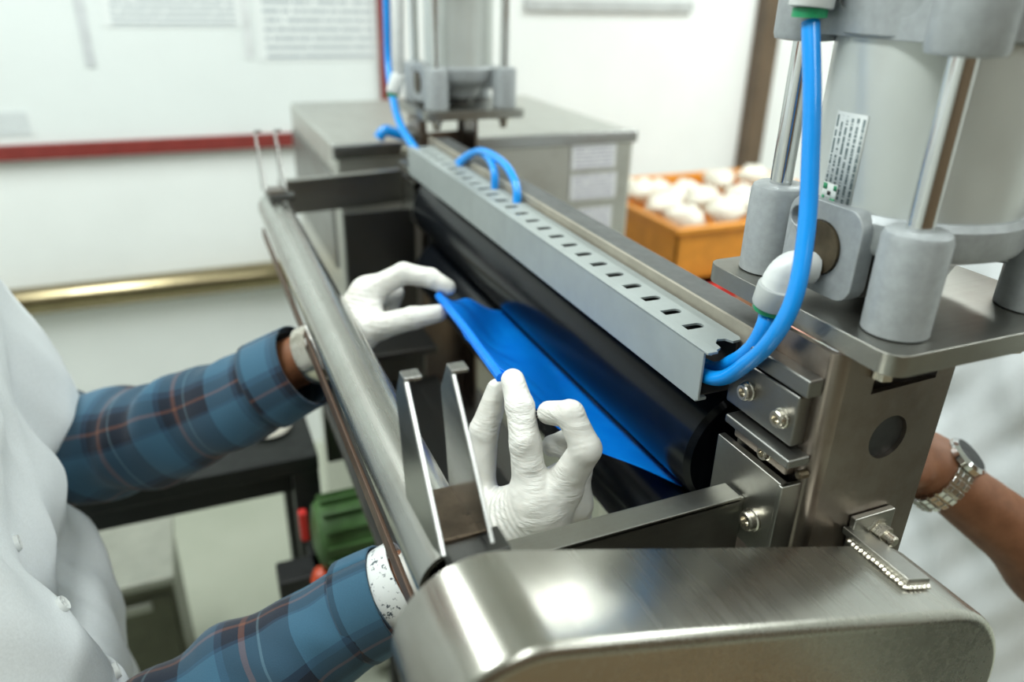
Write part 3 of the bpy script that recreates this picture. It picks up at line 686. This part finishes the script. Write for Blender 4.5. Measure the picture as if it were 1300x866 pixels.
def sleeve(name, path, radii, mat, root, n=44, m=110, fold=.095, seed=0, u0=0):
    P = catmull(path, 14); L = [0.0]
    for i in range(1, len(P)): L.append(L[-1] + (P[i] - P[i - 1]).length)
    T = L[-1]; vs, uvs = [], []; u = None
    for i in range(m + 1):
        s_ = T * i / m; j = min(len(P) - 2, next((q for q in range(len(P) - 1) if L[q + 1] >= s_), len(P) - 2)); f_ = (s_ - L[j]) / max(1e-6, L[j + 1] - L[j])
        p = P[j].lerp(P[j + 1], f_); t_ = (P[min(j + 2, len(P) - 1)] - P[max(0, j - 1)]).normalized()
        u = Vector((0, 0, 1)) if u is None else u
        u = (u - t_ * u.dot(t_)).normalized(); w_ = t_.cross(u); q = i / m; r = np.interp(q, [a for a, b in radii], [b for a, b in radii])
        fd = fold * (.35 + .65 * math.sin(math.pi * min(1, q * 1.02)) ** .7) * (0 if q > .97 else 1)
        for k in range(n + 1):
            a = 2 * math.pi * k / n
            d = .45 * math.sin(70 * q + 5 * math.cos(a + seed) + 2 * math.sin(2 * a)) * max(0, math.sin(6 * q + a + seed)) + math.sin(26 * q + 2.2 * math.cos(a + seed) + seed) * .6 + math.sin(47 * q - 3 * math.sin(a + .7 * seed) + 2 * seed) * .4 + .5 * math.sin(3 * a + 9 * q + seed)
            sg = -.25 * max(0, -math.cos(a)) * 0
            vs.append(p + (u * math.cos(a) + w_ * math.sin(a)) * r * (1 + fd * d + sg)); uvs.append((a * .045 + u0, s_))
    fs = [(i * (n + 1) + k, i * (n + 1) + k + 1, (i + 1) * (n + 1) + k + 1, (i + 1) * (n + 1) + k) for i in range(m) for k in range(n)]
    o = mb().add(vs, fs, uvs).build(name, mat, None, 0, 2, 180); so = o.modifiers.new('thick', 'SOLIDIFY'); so.thickness = .0015; so.offset = 0
    par(o, root); return o
V3 = lambda *a: np.array(a, float)

# --- worker at the left
wk = empty('person', (-.24, .61, 0), 'person in a white coat and blue plaid shirt feeding film with white gloves', 'person')
wrR = A(517, 738, .60); elR = A(100, 985, .60)
wrL = A(402, 448, .785); elL = A(70, 592, .86)
J = dict(pelvis=V3(-.30, .61, .93), waist=V3(-.30, .61, 1.08), chest=V3(-.305, .61, 1.28), shL=V3(-.30, .80, 1.40), shR=V3(-.30, .42, 1.40), neck0=V3(-.28, .61, 1.42), neck1=V3(-.25, .61, 1.54),
         elL=elL, wrL=wrL, elR=elR, wrR=wrR, hipL=V3(-.29, .69, .90), hipR=V3(-.29, .53, .90), knL=V3(-.27, .71, .48), knR=V3(-.27, .50, .48), anL=V3(-.27, .72, .08), anR=V3(-.27, .50, .08), toeL=V3(-.13, .73, .035), toeR=V3(-.13, .49, .035), head=V3(-.24, .61, 1.62), fwd=V3(1, 0, 0))
body(wk, J)
def fold1(X):
    return .0035 * np.sin(X[1] * 60 + X[2] * 22 + 2 * np.sin(X[2] * 13)) + .003 * np.sin(X[2] * 45 - X[1] * 50 + 1.5 * np.sin(X[1] * 31)) + .0015 * np.sin(X[1] * 130 + X[2] * 70)
sh2 = J['shL'] * .16 + elL * .84 + V3(-.012, 0, .012); sh3 = J['shR'] * .12 + elR * .88
def fold1w(X):
    rid = 1 / (1 + np.exp((np.abs(X[1] - .612) - .019) / .0012)); sm = fold1(X)
    return sm * .55 - .0032 * rid + .0045 * np.abs(np.sin(X[2] * 19 - X[1] * 24 + 1.2 * np.sin(X[1] * 14))) + .006 * np.sin(X[2] * 26 + X[1] * 30) * np.exp(-((X[1] - .70) / .07) ** 2)
coat = cloth('coat', 'coat', [(V3(-.295, .50, 1.30), V3(-.295, .72, 1.30), .125, .125), (V3(-.285, .52, 1.19), V3(-.285, .70, 1.19), .122, .122), (V3(-.278, .53, 1.08), V3(-.278, .69, 1.08), .124, .124), (V3(-.268, .52, .92), V3(-.268, .70, .92), .142, .142), (V3(-.285, .51, .78), V3(-.285, .71, .78), .145, .145), (V3(-.285, .50, .64), V3(-.285, .72, .64), .15, .15),
        (J['shL'] + V3(0, -.02, .0), J['shL'], .068, .068), (J['shR'] + V3(0, .02, 0), J['shR'], .068, .068), (J['shL'], sh2, .074, .076), (J['shR'], sh3, .072, .074)], .03, .006, fold1w, wk, .58)
cloth('trousers', 'trousers', [(J['hip' + s], J['kn' + s], .10, .078) for s in 'LR'] + [(J['kn' + s], J['an' + s], .078, .062) for s in 'LR'], .03, .009, lambda X: .003 * np.sin(X[2] * 70 + X[1] * 40), wk, .06)
for s in 'LR': cloth('shoe', 'shoe', [(J['an' + s] + V3(-.03, 0, -.03), J['toe' + s] + V3(.03, 0, 0), .046, .040)], .02, .007, lambda X: 0 * X[0], wk, .0)
bpy.context.view_layer.update()
for (px, py) in ((78, 768), (146, 852), (20, 690)):
    d_ = Vector(at(px, py, d=1.0) - CAM).normalized(); hit, p, nrm, _ = coat.ray_cast(Vector(CAM), d_)
    if hit:
        bt = mb().lathe([(.0001, .0022), (.0045, .0022), (.0058, .003), (.0063, .0015), (.0063, -.001)], p, nrm, 18)
        for k in range(4): bt.lathe([(.0009, .0022), (.0009, .0026), (.0001, .0026)], p + nrm.orthogonal().normalized() * .0018 * (1 if k % 2 else -1) + nrm.cross(nrm.orthogonal()).normalized() * .0018 * (1 if k > 1 else -1), nrm, 6)
        par(bt.build('button', 'button'), wk)
# sleeves of the plaid shirt
cR0, cR1 = A(508, 745, .60), A(330, 832, .61)
sleeve('shirt_sleeve', [J['shR'] * .3 + elR * .7, elR, A(318, 868, .60), A(425, 801, .602), A(494, 757, .602)], [(0, .066), (.35, .060), (.6, .051), (.85, .042), (1, .037)], 'plaid', wk, seed=1.3)
sleeve('sleeve_cuff', [A(455, 776, .605), A(478, 764, .603), A(497, 755, .602)], [(0, .0425), (1, .0405)], 'plaid', wk, 44, 20, 0.0, 0, .02)
sleeve('shirt_sleeve', [J['shL'] * .3 + elL * .7, A(62, 568, .87), A(150, 562, .85), A(235, 536, .83), A(310, 505, .808), A(383, 466, .79)], [(0, .060), (.2, .066), (.5, .058), (.8, .047), (1, .0415)], 'plaid', wk, seed=3.1)
sleeve('sleeve_cuff', [A(338, 490, .80), A(362, 477, .796), A(387, 464, .79)], [(0, .0480), (1, .0448)], 'plaid', wk, 44, 20, 0.0, 0, .03)
# gloves
gl_f = [
 [(A(612, 690, .588), .0165), (A(607, 615, .592), .0135), (A(614, 548, .584), .0112), (A(632, 495, .577), .0088)],
 [(A(676, 645, .552), .0138), (A(667, 563, .545), .0113), (A(660, 516, .552), .0103), (A(651, 483, .561), .0088)],
 [(A(712, 622, .552), .0135), (A(744, 570, .528), .0108), (A(724, 526, .530), .0099), (A(697, 524, .545), .0086)],
 [(A(728, 640, .576), .0125), (A(734, 597, .570), .0100), (A(720, 562, .566), .0094), (A(701, 566, .570), .0082)],
 [(A(728, 655, .600), .0115), (A(726, 626, .594), .0092), (A(714, 600, .590), .0084), (A(700, 604, .590), .0075)]]
wR2 = A(565, 722, .597)
palm = [(wR2, gl_f[1][0][0], .021, .0150, (.0016, 1300, .8, .35)), (wR2, gl_f[2][0][0], .021, .0145), (wR2, gl_f[3][0][0], .02, .0135), (wR2, gl_f[4][0][0], .019, .0125),
        (A(682, 636, .549), A(684, 652, .552), .0150, .0165), (wrR, wR2, .0245, .0235, (.0010, 700, .5, .5)), (wR2, gl_f[0][0][0], .022, .018), (gl_f[0][0][0], gl_f[1][0][0], .013, .0125, (.0012, 1100, .5, .4)), (A(622, 640, .586), A(664, 640, .560), .011, .0115, (.0016, 1500, .5, .5)), (A(640, 700, .575), A(690, 655, .556), .020, .016)]
ax = np.array(wrR) - np.array(elR)
par(hand_mesh('glove', 'glove', palm, gl_f, cuff=(wrR - ax / np.linalg.norm(ax) * .012, ax, .0275, .0035)), wk)
gl2 = [
 [(A(452, 425, .778), .0165), (A(484, 414, .768), .0135), (A(524, 404, .765), .0115), (A(556, 398, .770), .0092)],
 [(A(466, 372, .790), .0140), (A(512, 347, .785), .0112), (A(546, 353, .787), .0102), (A(568, 365, .789), .0088)],
 [(A(458, 380, .812), .0135), (A(500, 372, .835), .0108), (A(492, 400, .845), .0098), (A(474, 410, .835), .0085)],
 [(A(452, 392, .832), .0128), (A(488, 395, .852), .0102), (A(480, 418, .855), .0092), (A(462, 424, .845), .0082)],
 [(A(446, 405, .848), .0115), (A(476, 414, .862), .0092), (A(470, 430, .862), .0084), (A(456, 434, .852), .0076)]]
wL2 = A(424, 432, .79)
palm = [(wL2, g_[0][0], .021, .0145) for g_ in gl2[1:]] + [(wrL, wL2, .0245, .0235, (.001, 700, .5, .5)), (wL2, gl2[0][0][0], .021, .018, (.001, 900, .5, .4)), (gl2[0][0][0], gl2[1][0][0], .014, .013, (.001, 1000, .5, .4)), (gl2[0][0][0], (gl2[0][1][0] + gl2[1][0][0]) / 2, .013, .008)]
par(hand_mesh('glove', 'glove', palm, gl2, cuff=(wrL + V3(.01, 0, 0.004), wrL - elL, .0275, .0035)), wk)
def ring(name, c, ax, R_, wdt, thick, mat, root, n=36):
    return par(mb().lathe([(R_, -wdt / 2), (R_ + thick, -wdt / 2), (R_ + thick * 1.2, 0), (R_ + thick, wdt / 2), (R_, wdt / 2), (R_, -wdt / 2)], c, ax, n, False).build(name, mat), root)
axl = wrL - elL; axl = axl / np.linalg.norm(axl)
ring('bracelet', wrL - axl * .002, axl, .0285, .016, .003, 'bolt', wk)
axr = ax / np.linalg.norm(ax)
ring('wrist_band', A(503, 745, .60), axr, .0325, .022, .0015, 'band', wk)

# --- second person at the right, only arm and coat in view
p2 = empty('person', (1.0, .60, 0), 'person in a white coat with a bare forearm and steel watch behind the press', 'person')
wr2 = A(1178, 592, .70); el2 = A(1345, 722, .73)
J2 = dict(pelvis=V3(1.02, .62, .93), waist=V3(1.02, .62, 1.08), chest=V3(1.02, .62, 1.28), shL=V3(1.03, .43, 1.40), shR=V3(1.03, .81, 1.40), neck0=V3(1.02, .62, 1.42), neck1=V3(1.0, .62, 1.54),
          elL=el2, wrL=wr2, elR=V3(.93, .92, 1.10), wrR=V3(.72, .88, 1.0), hipL=V3(1.02, .53, .9), hipR=V3(1.02, .71, .9), knL=V3(1.0, .52, .48), knR=V3(1.0, .72, .48), anL=V3(1.03, .52, .08), anR=V3(1.03, .72, .08), toeL=V3(.89, .51, .035), toeR=V3(.89, .73, .035), head=V3(.98, .62, 1.62), fwd=V3(-1, 0, 0))
body(p2, J2)
s2a = J2['shL'] * .3 + el2 * .7; s2b = J2['shR'] * .3 + J2['elR'] * .7
cloth('coat', 'coat', [(V3(1.02, .51, 1.30), V3(1.02, .73, 1.30), .13, .13), (V3(1.0, .53, 1.08), V3(1.0, .71, 1.08), .14, .14), (V3(.99, .52, .92), V3(.99, .72, .92), .15, .15), (V3(1.0, .52, .77), V3(1.0, .72, .77), .155, .155), (V3(1.01, .52, 1.19), V3(1.01, .72, 1.19), .135, .135), (V3(1.0, .51, .62), V3(1.0, .73, .62), .16, .16),
      (J2['shL'] + V3(0, .02, 0), J2['shL'], .07, .07), (J2['shR'] + V3(0, -.02, 0), J2['shR'], .07, .07), (J2['shL'], s2a, .072, .07), (J2['shR'], s2b, .072, .07)], .04, .0075, fold1, p2, .56)
cloth('trousers', 'trousers', [(J2['hip' + s], J2['kn' + s], .10, .078) for s in 'LR'] + [(J2['kn' + s], J2['an' + s], .078, .062) for s in 'LR'], .03, .009, lambda X: .003 * np.sin(X[2] * 70 + X[1] * 40), p2, .06)
for s in 'LR': cloth('shoe', 'shoe', [(J2['an' + s] + V3(.03, 0, -.03), J2['toe' + s] + V3(-.03, 0, 0), .046, .040)], .02, .007, lambda X: 0 * X[0], p2, .0)
def simple_hand(wr, el, name):
    f = (wr - el) / np.linalg.norm(wr - el); up = V3(0, 0, 1); up = up - f * (up @ f); up /= np.linalg.norm(up); sd = np.cross(f, up)
    fs = []
    for k, (o_, L_) in enumerate(((-.030, 1), (-.010, 1.08), (.010, 1.0), (.028, .8))):
        a = wr + f * (.085 - abs(o_) * .2) + sd * o_; b = a + (f * .85 - up * .5) * .042 * L_; c = b + (f * .4 - up * .9) * .026 * L_; d = c + (-f * .1 - up) * .02 * L_
        fs.append([(a, .0115), (b, .0098), (c, .0088), (d, .0076)])
    a = wr + f * .025 - sd * .025 - up * .005; b = a + f * .035 - sd * .025 - up * .012; c = b + f * .03 - sd * .006 - up * .012
    fs.append([(a, .015), (b, .012), (c, .0095)])
    return hand_mesh(name, 'skin', [(wr, q[0][0], .0225, .0125) for q in fs[:4]] + [(wr - f * .012, wr, .0265, .025)], fs, .0018)
par(simple_hand(wr2, el2, 'hand'), p2); par(simple_hand(J2['wrR'], J2['elR'], 'hand'), p2)
wax = wr2 - el2; wax = wax / np.linalg.norm(wax)
wc = A(1187, 604, .70)
wt = ring('watch_bracelet', wc, wax, .0275, .018, .0035, 'bolt', p2)
wv = Vector(wax); upv = Vector((.25, -.35, .90)); upv = (upv - wv * upv.dot(wv)).normalized()
pC = Vector(wc) + upv * .028
def s3(o): o.parent = wt; return o
s3(mb().lathe([(.017, 0), (.0195, .002), (.0195, .007), (.0165, .0095), (.0155, .0095), (.0155, .0085), (.0001, .0085)], pC, upv, 36).build('watch_case', 'chrome'))
s3(mb().lathe([(.0153, .0), (.0153, .0006)], pC + upv * .0088, upv, 32).build('watch_dial', 'black'))
nl = 24; w_ = wv.cross(upv)
for k in range(nl):
    a = 2 * math.pi * (k + .5) / nl
    if abs((a + math.pi) % (2 * math.pi) - math.pi) < .5: continue
    d = upv * math.cos(a) + w_ * math.sin(a); tt = wv.cross(d); rot = Matrix((tt, wv, d)).transposed(); cc = Vector(wc) + d * .0318
    m = mb()
    for ya, yb in ((-.0092, -.004), (-.0034, .0034), (.004, .0092)): m.box((-.0030, ya, -.0014), (.0030, yb, .0014))
    m.v = [tuple(rot @ Vector(q) + cc) for q in m.v]; s3(m.build('link', 'chrome', None, .0006))

# ------------------------------------------------------------------ things beyond and below
tb = empty('work_table', (-.25, 1.2, 0), 'dark table with thin legs standing behind the worker', 'table')
par(mb().box((-.85, 1.0, .825), (.115, 1.32, .852)).build('table_top', 'table', None, .003), tb)
par(mb().box((-.82, 1.03, .775), (.10, 1.29, .825)).build('apron', 'table', None, .002), tb)
for x in (-.8, .095):
    for y in (1.03, 1.27): par(mb().box((x - .02, y - .02, 0), (x + .02, y + .02, .825)).build('leg', 'black', None, .002), tb)
p = A(372, 541, 1.12); p[2] = .852
tag(mb().lathe([(.0, 0), (.03, .001), (.036, .006), (.030, .013), (.0, .016)], (p[0] - .03, 1.10, .852), (0, 0, 1), 28, False).build('white_disc', 'bag'), 'small white round lid lying on the dark table', 'lid')
bn = empty('steel_box', (-.22, 1.42, 0), 'olive grey steel box with a pale recessed handle on the floor', 'box')
par(mb().box((-.32, 1.36, 0), (-.155, 1.56, .40)).build('body', 'olive', None, .004), bn)
par(mb().box((-.325, 1.352, .385), (-.150, 1.565, .405)).build('lid', 'olive_light', None, .004), bn)
dr = par(mb().box((-.31, 1.352, .12), (-.165, 1.362, .36)).build('door', 'olive', None, .003), bn)
o = mb().box((-.30, 1.345, .335), (-.20, 1.353, .355)).build('handle', 'olive_light', None, .002); o.parent = dr
mt = empty('electric_motor', (.15, .92, .60), 'green electric motor with red knobs mounted low on the machine', 'motor')
mc = at(436, 672, y=.92)
m = mb().lathe([(.02, 0), (.045, .006), (.05, .012), (.05, .12), (.045, .13), (.02, .135)], (mc[0] - .045, .92, mc[2]), (1, 0, 0), 36); par(m.build('housing', 'motor'), mt)
for k in range(14):
    a = 2 * math.pi * k / 14; R_ = Matrix.Rotation(a, 3, 'X'); par(mb().box((mc[0] - .03, .92 - .0015, mc[2] + .048), (mc[0] + .07, .92 + .0015, mc[2] + .058), R_, (mc[0], .92, mc[2])).build('cooling_fin', 'motor'), mt)
par(mb().box((mc[0] - .05, .86, mc[2] - .075), (mc[0] + .10, .98, mc[2] - .055)).build('foot_plate', 'black', None, .003), mt)
par(mb().box((mc[0] + .02, .90, mc[2] - .06), (mc[0] + .40, .94, mc[2] - .045)).build('mounting_arm', 'black', None, .002), mt)
q = at(386, 668, y=.93); par(mb().box((q[0] - .006, .925, q[2] - .025), (q[0] + .006, .94, q[2] + .025)).build('red_lever', 'red', None, .003), mt)
q = at(410, 733, y=.90); par(mb().lathe([(.0, -.018), (.012, -.013), (.018, 0), (.012, .013), (.0, .018)], q, (0, 0, 1), 24, False).build('red_knob', plain('orange_red_knob', (.7, .09, .03), .4)), mt)
par(mb().cyl(q, (q[0] + .01, .92, mc[2] - .05), .006, 12).build('knob_stem', 'black'), mt)
par(mb().box((mc[0] - .10, .90, mc[2] - .11), (mc[0] + .02, .95, mc[2] - .055)).build('gear_case', 'black', None, .004), mt)

# crates on the side table at the right
st = empty('side_table', (1.2, 1.65, 0), 'pale table by the white wall carrying the crates', 'table')
par(mb().box((.93, 1.30, .71), (1.9, 2.05, .74)).build('table_top', 'pink', None, .003), st)
for x in (.97, 1.86):
    for y in (1.34, 2.01): par(mb().box((x - .025, y - .025, 0), (x + .025, y + .025, .71)).build('leg', 'steel_dull', None, .003), st)
def crate(name, x0, x1, y0, y1, z0, z1, mat, label):
    g = empty(name, ((x0 + x1) / 2, (y0 + y1) / 2, z0), label, 'crate'); t_ = .008
    par(mb().box((x0, y0, z0), (x1, y1, z0 + t_)).build('base', mat, None, .002), g)
    for a in (((x0, y0, z0), (x1, y0 + t_, z1)), ((x0, y1 - t_, z0), (x1, y1, z1)), ((x0, y0, z0), (x0 + t_, y1, z1)), ((x1 - t_, y0, z0), (x1, y1, z1))):
        par(mb().box(*a).build('side', mat, None, .002), g)
    m = mb().box((x0 - .012, y0 - .012, z1 - .015), (x1 + .012, y0, z1)).box((x0 - .012, y1, z1 - .015), (x1 + .012, y1 + .012, z1)).box((x0 - .012, y0, z1 - .015), (x0, y1, z1)).box((x1, y0, z1 - .015), (x1 + .012, y1, z1))
    par(m.build('rim', mat, None, .003), g); return g
crate('red_crate', 1.03, 1.50, 1.39, 1.80, .74, .86, 'red', 'red plastic crate under the orange crate on the side table')
crate('orange_crate', 1.02, 1.62, 1.42, 1.90, .865, 1.0, 'orange', 'orange plastic crate heaped with white pouches on the side table')
def blob(name, c, r, seed, mat='bag'):
    m = mb(); rr = random.Random(seed); n1, n2 = 12, 8; vs = []
    ph = [rr.uniform(0, 6) for _ in range(4)]
    for i in range(n2 + 1):
        th = math.pi * i / n2
        for k in range(n1):
            a = 2 * math.pi * k / n1; d = 1 + .18 * math.sin(3 * a + ph[0]) * math.sin(th) + .15 * math.sin(5 * th + 2 * a + ph[1])
            vs.append((c[0] + r[0] * d * math.sin(th) * math.cos(a + ph[2]), c[1] + r[1] * d * math.sin(th) * math.sin(a + ph[2]), c[2] + r[2] * d * math.cos(th)))
    return m.add(vs, [(i * n1 + k, i * n1 + (k + 1) % n1, (i + 1) * n1 + (k + 1) % n1, (i + 1) * n1 + k) for i in range(n2) for k in range(n1)]).build(name, mat, None, 0, 2, 180)
n_ = 0
for ix in range(5):
    for iy in range(4):
        c = (1.09 + .115 * ix + random.uniform(-.01, .01), 1.50 + .105 * iy + random.uniform(-.01, .01), .985 + .018 * math.sin(ix * 1.2 + iy) + random.uniform(-.004, .012)); n_ += 1
        tag(blob('white_pouch', c, (.047, .044, .03), n_), 'crumpled white pouch in the %s row of the orange crate, %s from the press' % (('front', 'second', 'third', 'back')[iy], ('first', 'second', 'third', 'fourth', 'last')[ix]), 'pouch', 'pouches in the orange crate')
for k, (x, y) in enumerate(((.968, 1.42), (.968, 1.53), (.968, 1.32), (1.06, 1.328), (1.16, 1.325))):
    tag(blob('white_pouch', (x, y, .772), (.032, .045, .034), 60 + k), ('cream pouch lying between the steel cabinet and the red crate', 'cream pouch farthest back beside the dark brown box', 'cream pouch at the front table corner near the steel cabinet', 'cream pouch in front of the red crate, nearer the cabinet', 'cream pouch in front of the red crate, farther from the cabinet')[k], 'pouch', 'loose pouches beside the red crate')

# unseen platform and bin added behind the camera for brown and dark reflections
bc = empty('reflection_platform', (.65, -.5, 0), 'unseen low brown wooden platform added for the chain guard reflection', 'platform')
for y in (-.92, -.5, -.08): par(mb().box((.12, y - .04, 0), (1.18, y + .04, .06)).build('batten', 'wood', None, .003), bc)
for k in range(8):
    x0 = .10 + .1375 * k; par(mb().box((x0, -1.0, .06 + .0015 * (k % 3)), (x0 + .130, .0, .085 + .0015 * (k % 3))).build('plank', 'plank', None, .003), bc)
wb = empty('reflection_bin', (1.52, -.38, 0), 'unseen black bin added for the dark reflection on the chain guard', 'bin')
par(mb().lathe([(.20, 0), (.27, .66), (.28, .66), (.28, .69), (.262, .69), (.195, .02), (.001, .02)], (1.52, -.38, 0), (0, 0, 1), 32).build('bucket', 'black'), wb)
bx_ = empty('cardboard_box', (.96, 1.85, .74), 'small dark brown box between the steel cabinet and the orange crate', 'box')
par(mb().box((.935, 1.78, .74), (1.0, 1.98, .93)).build('carton', 'pole', None, .003), bx_)
par(mb().box((.935, 1.779, .925), (1.0, 1.981, .932)).build('flap', 'pole'), bx_)
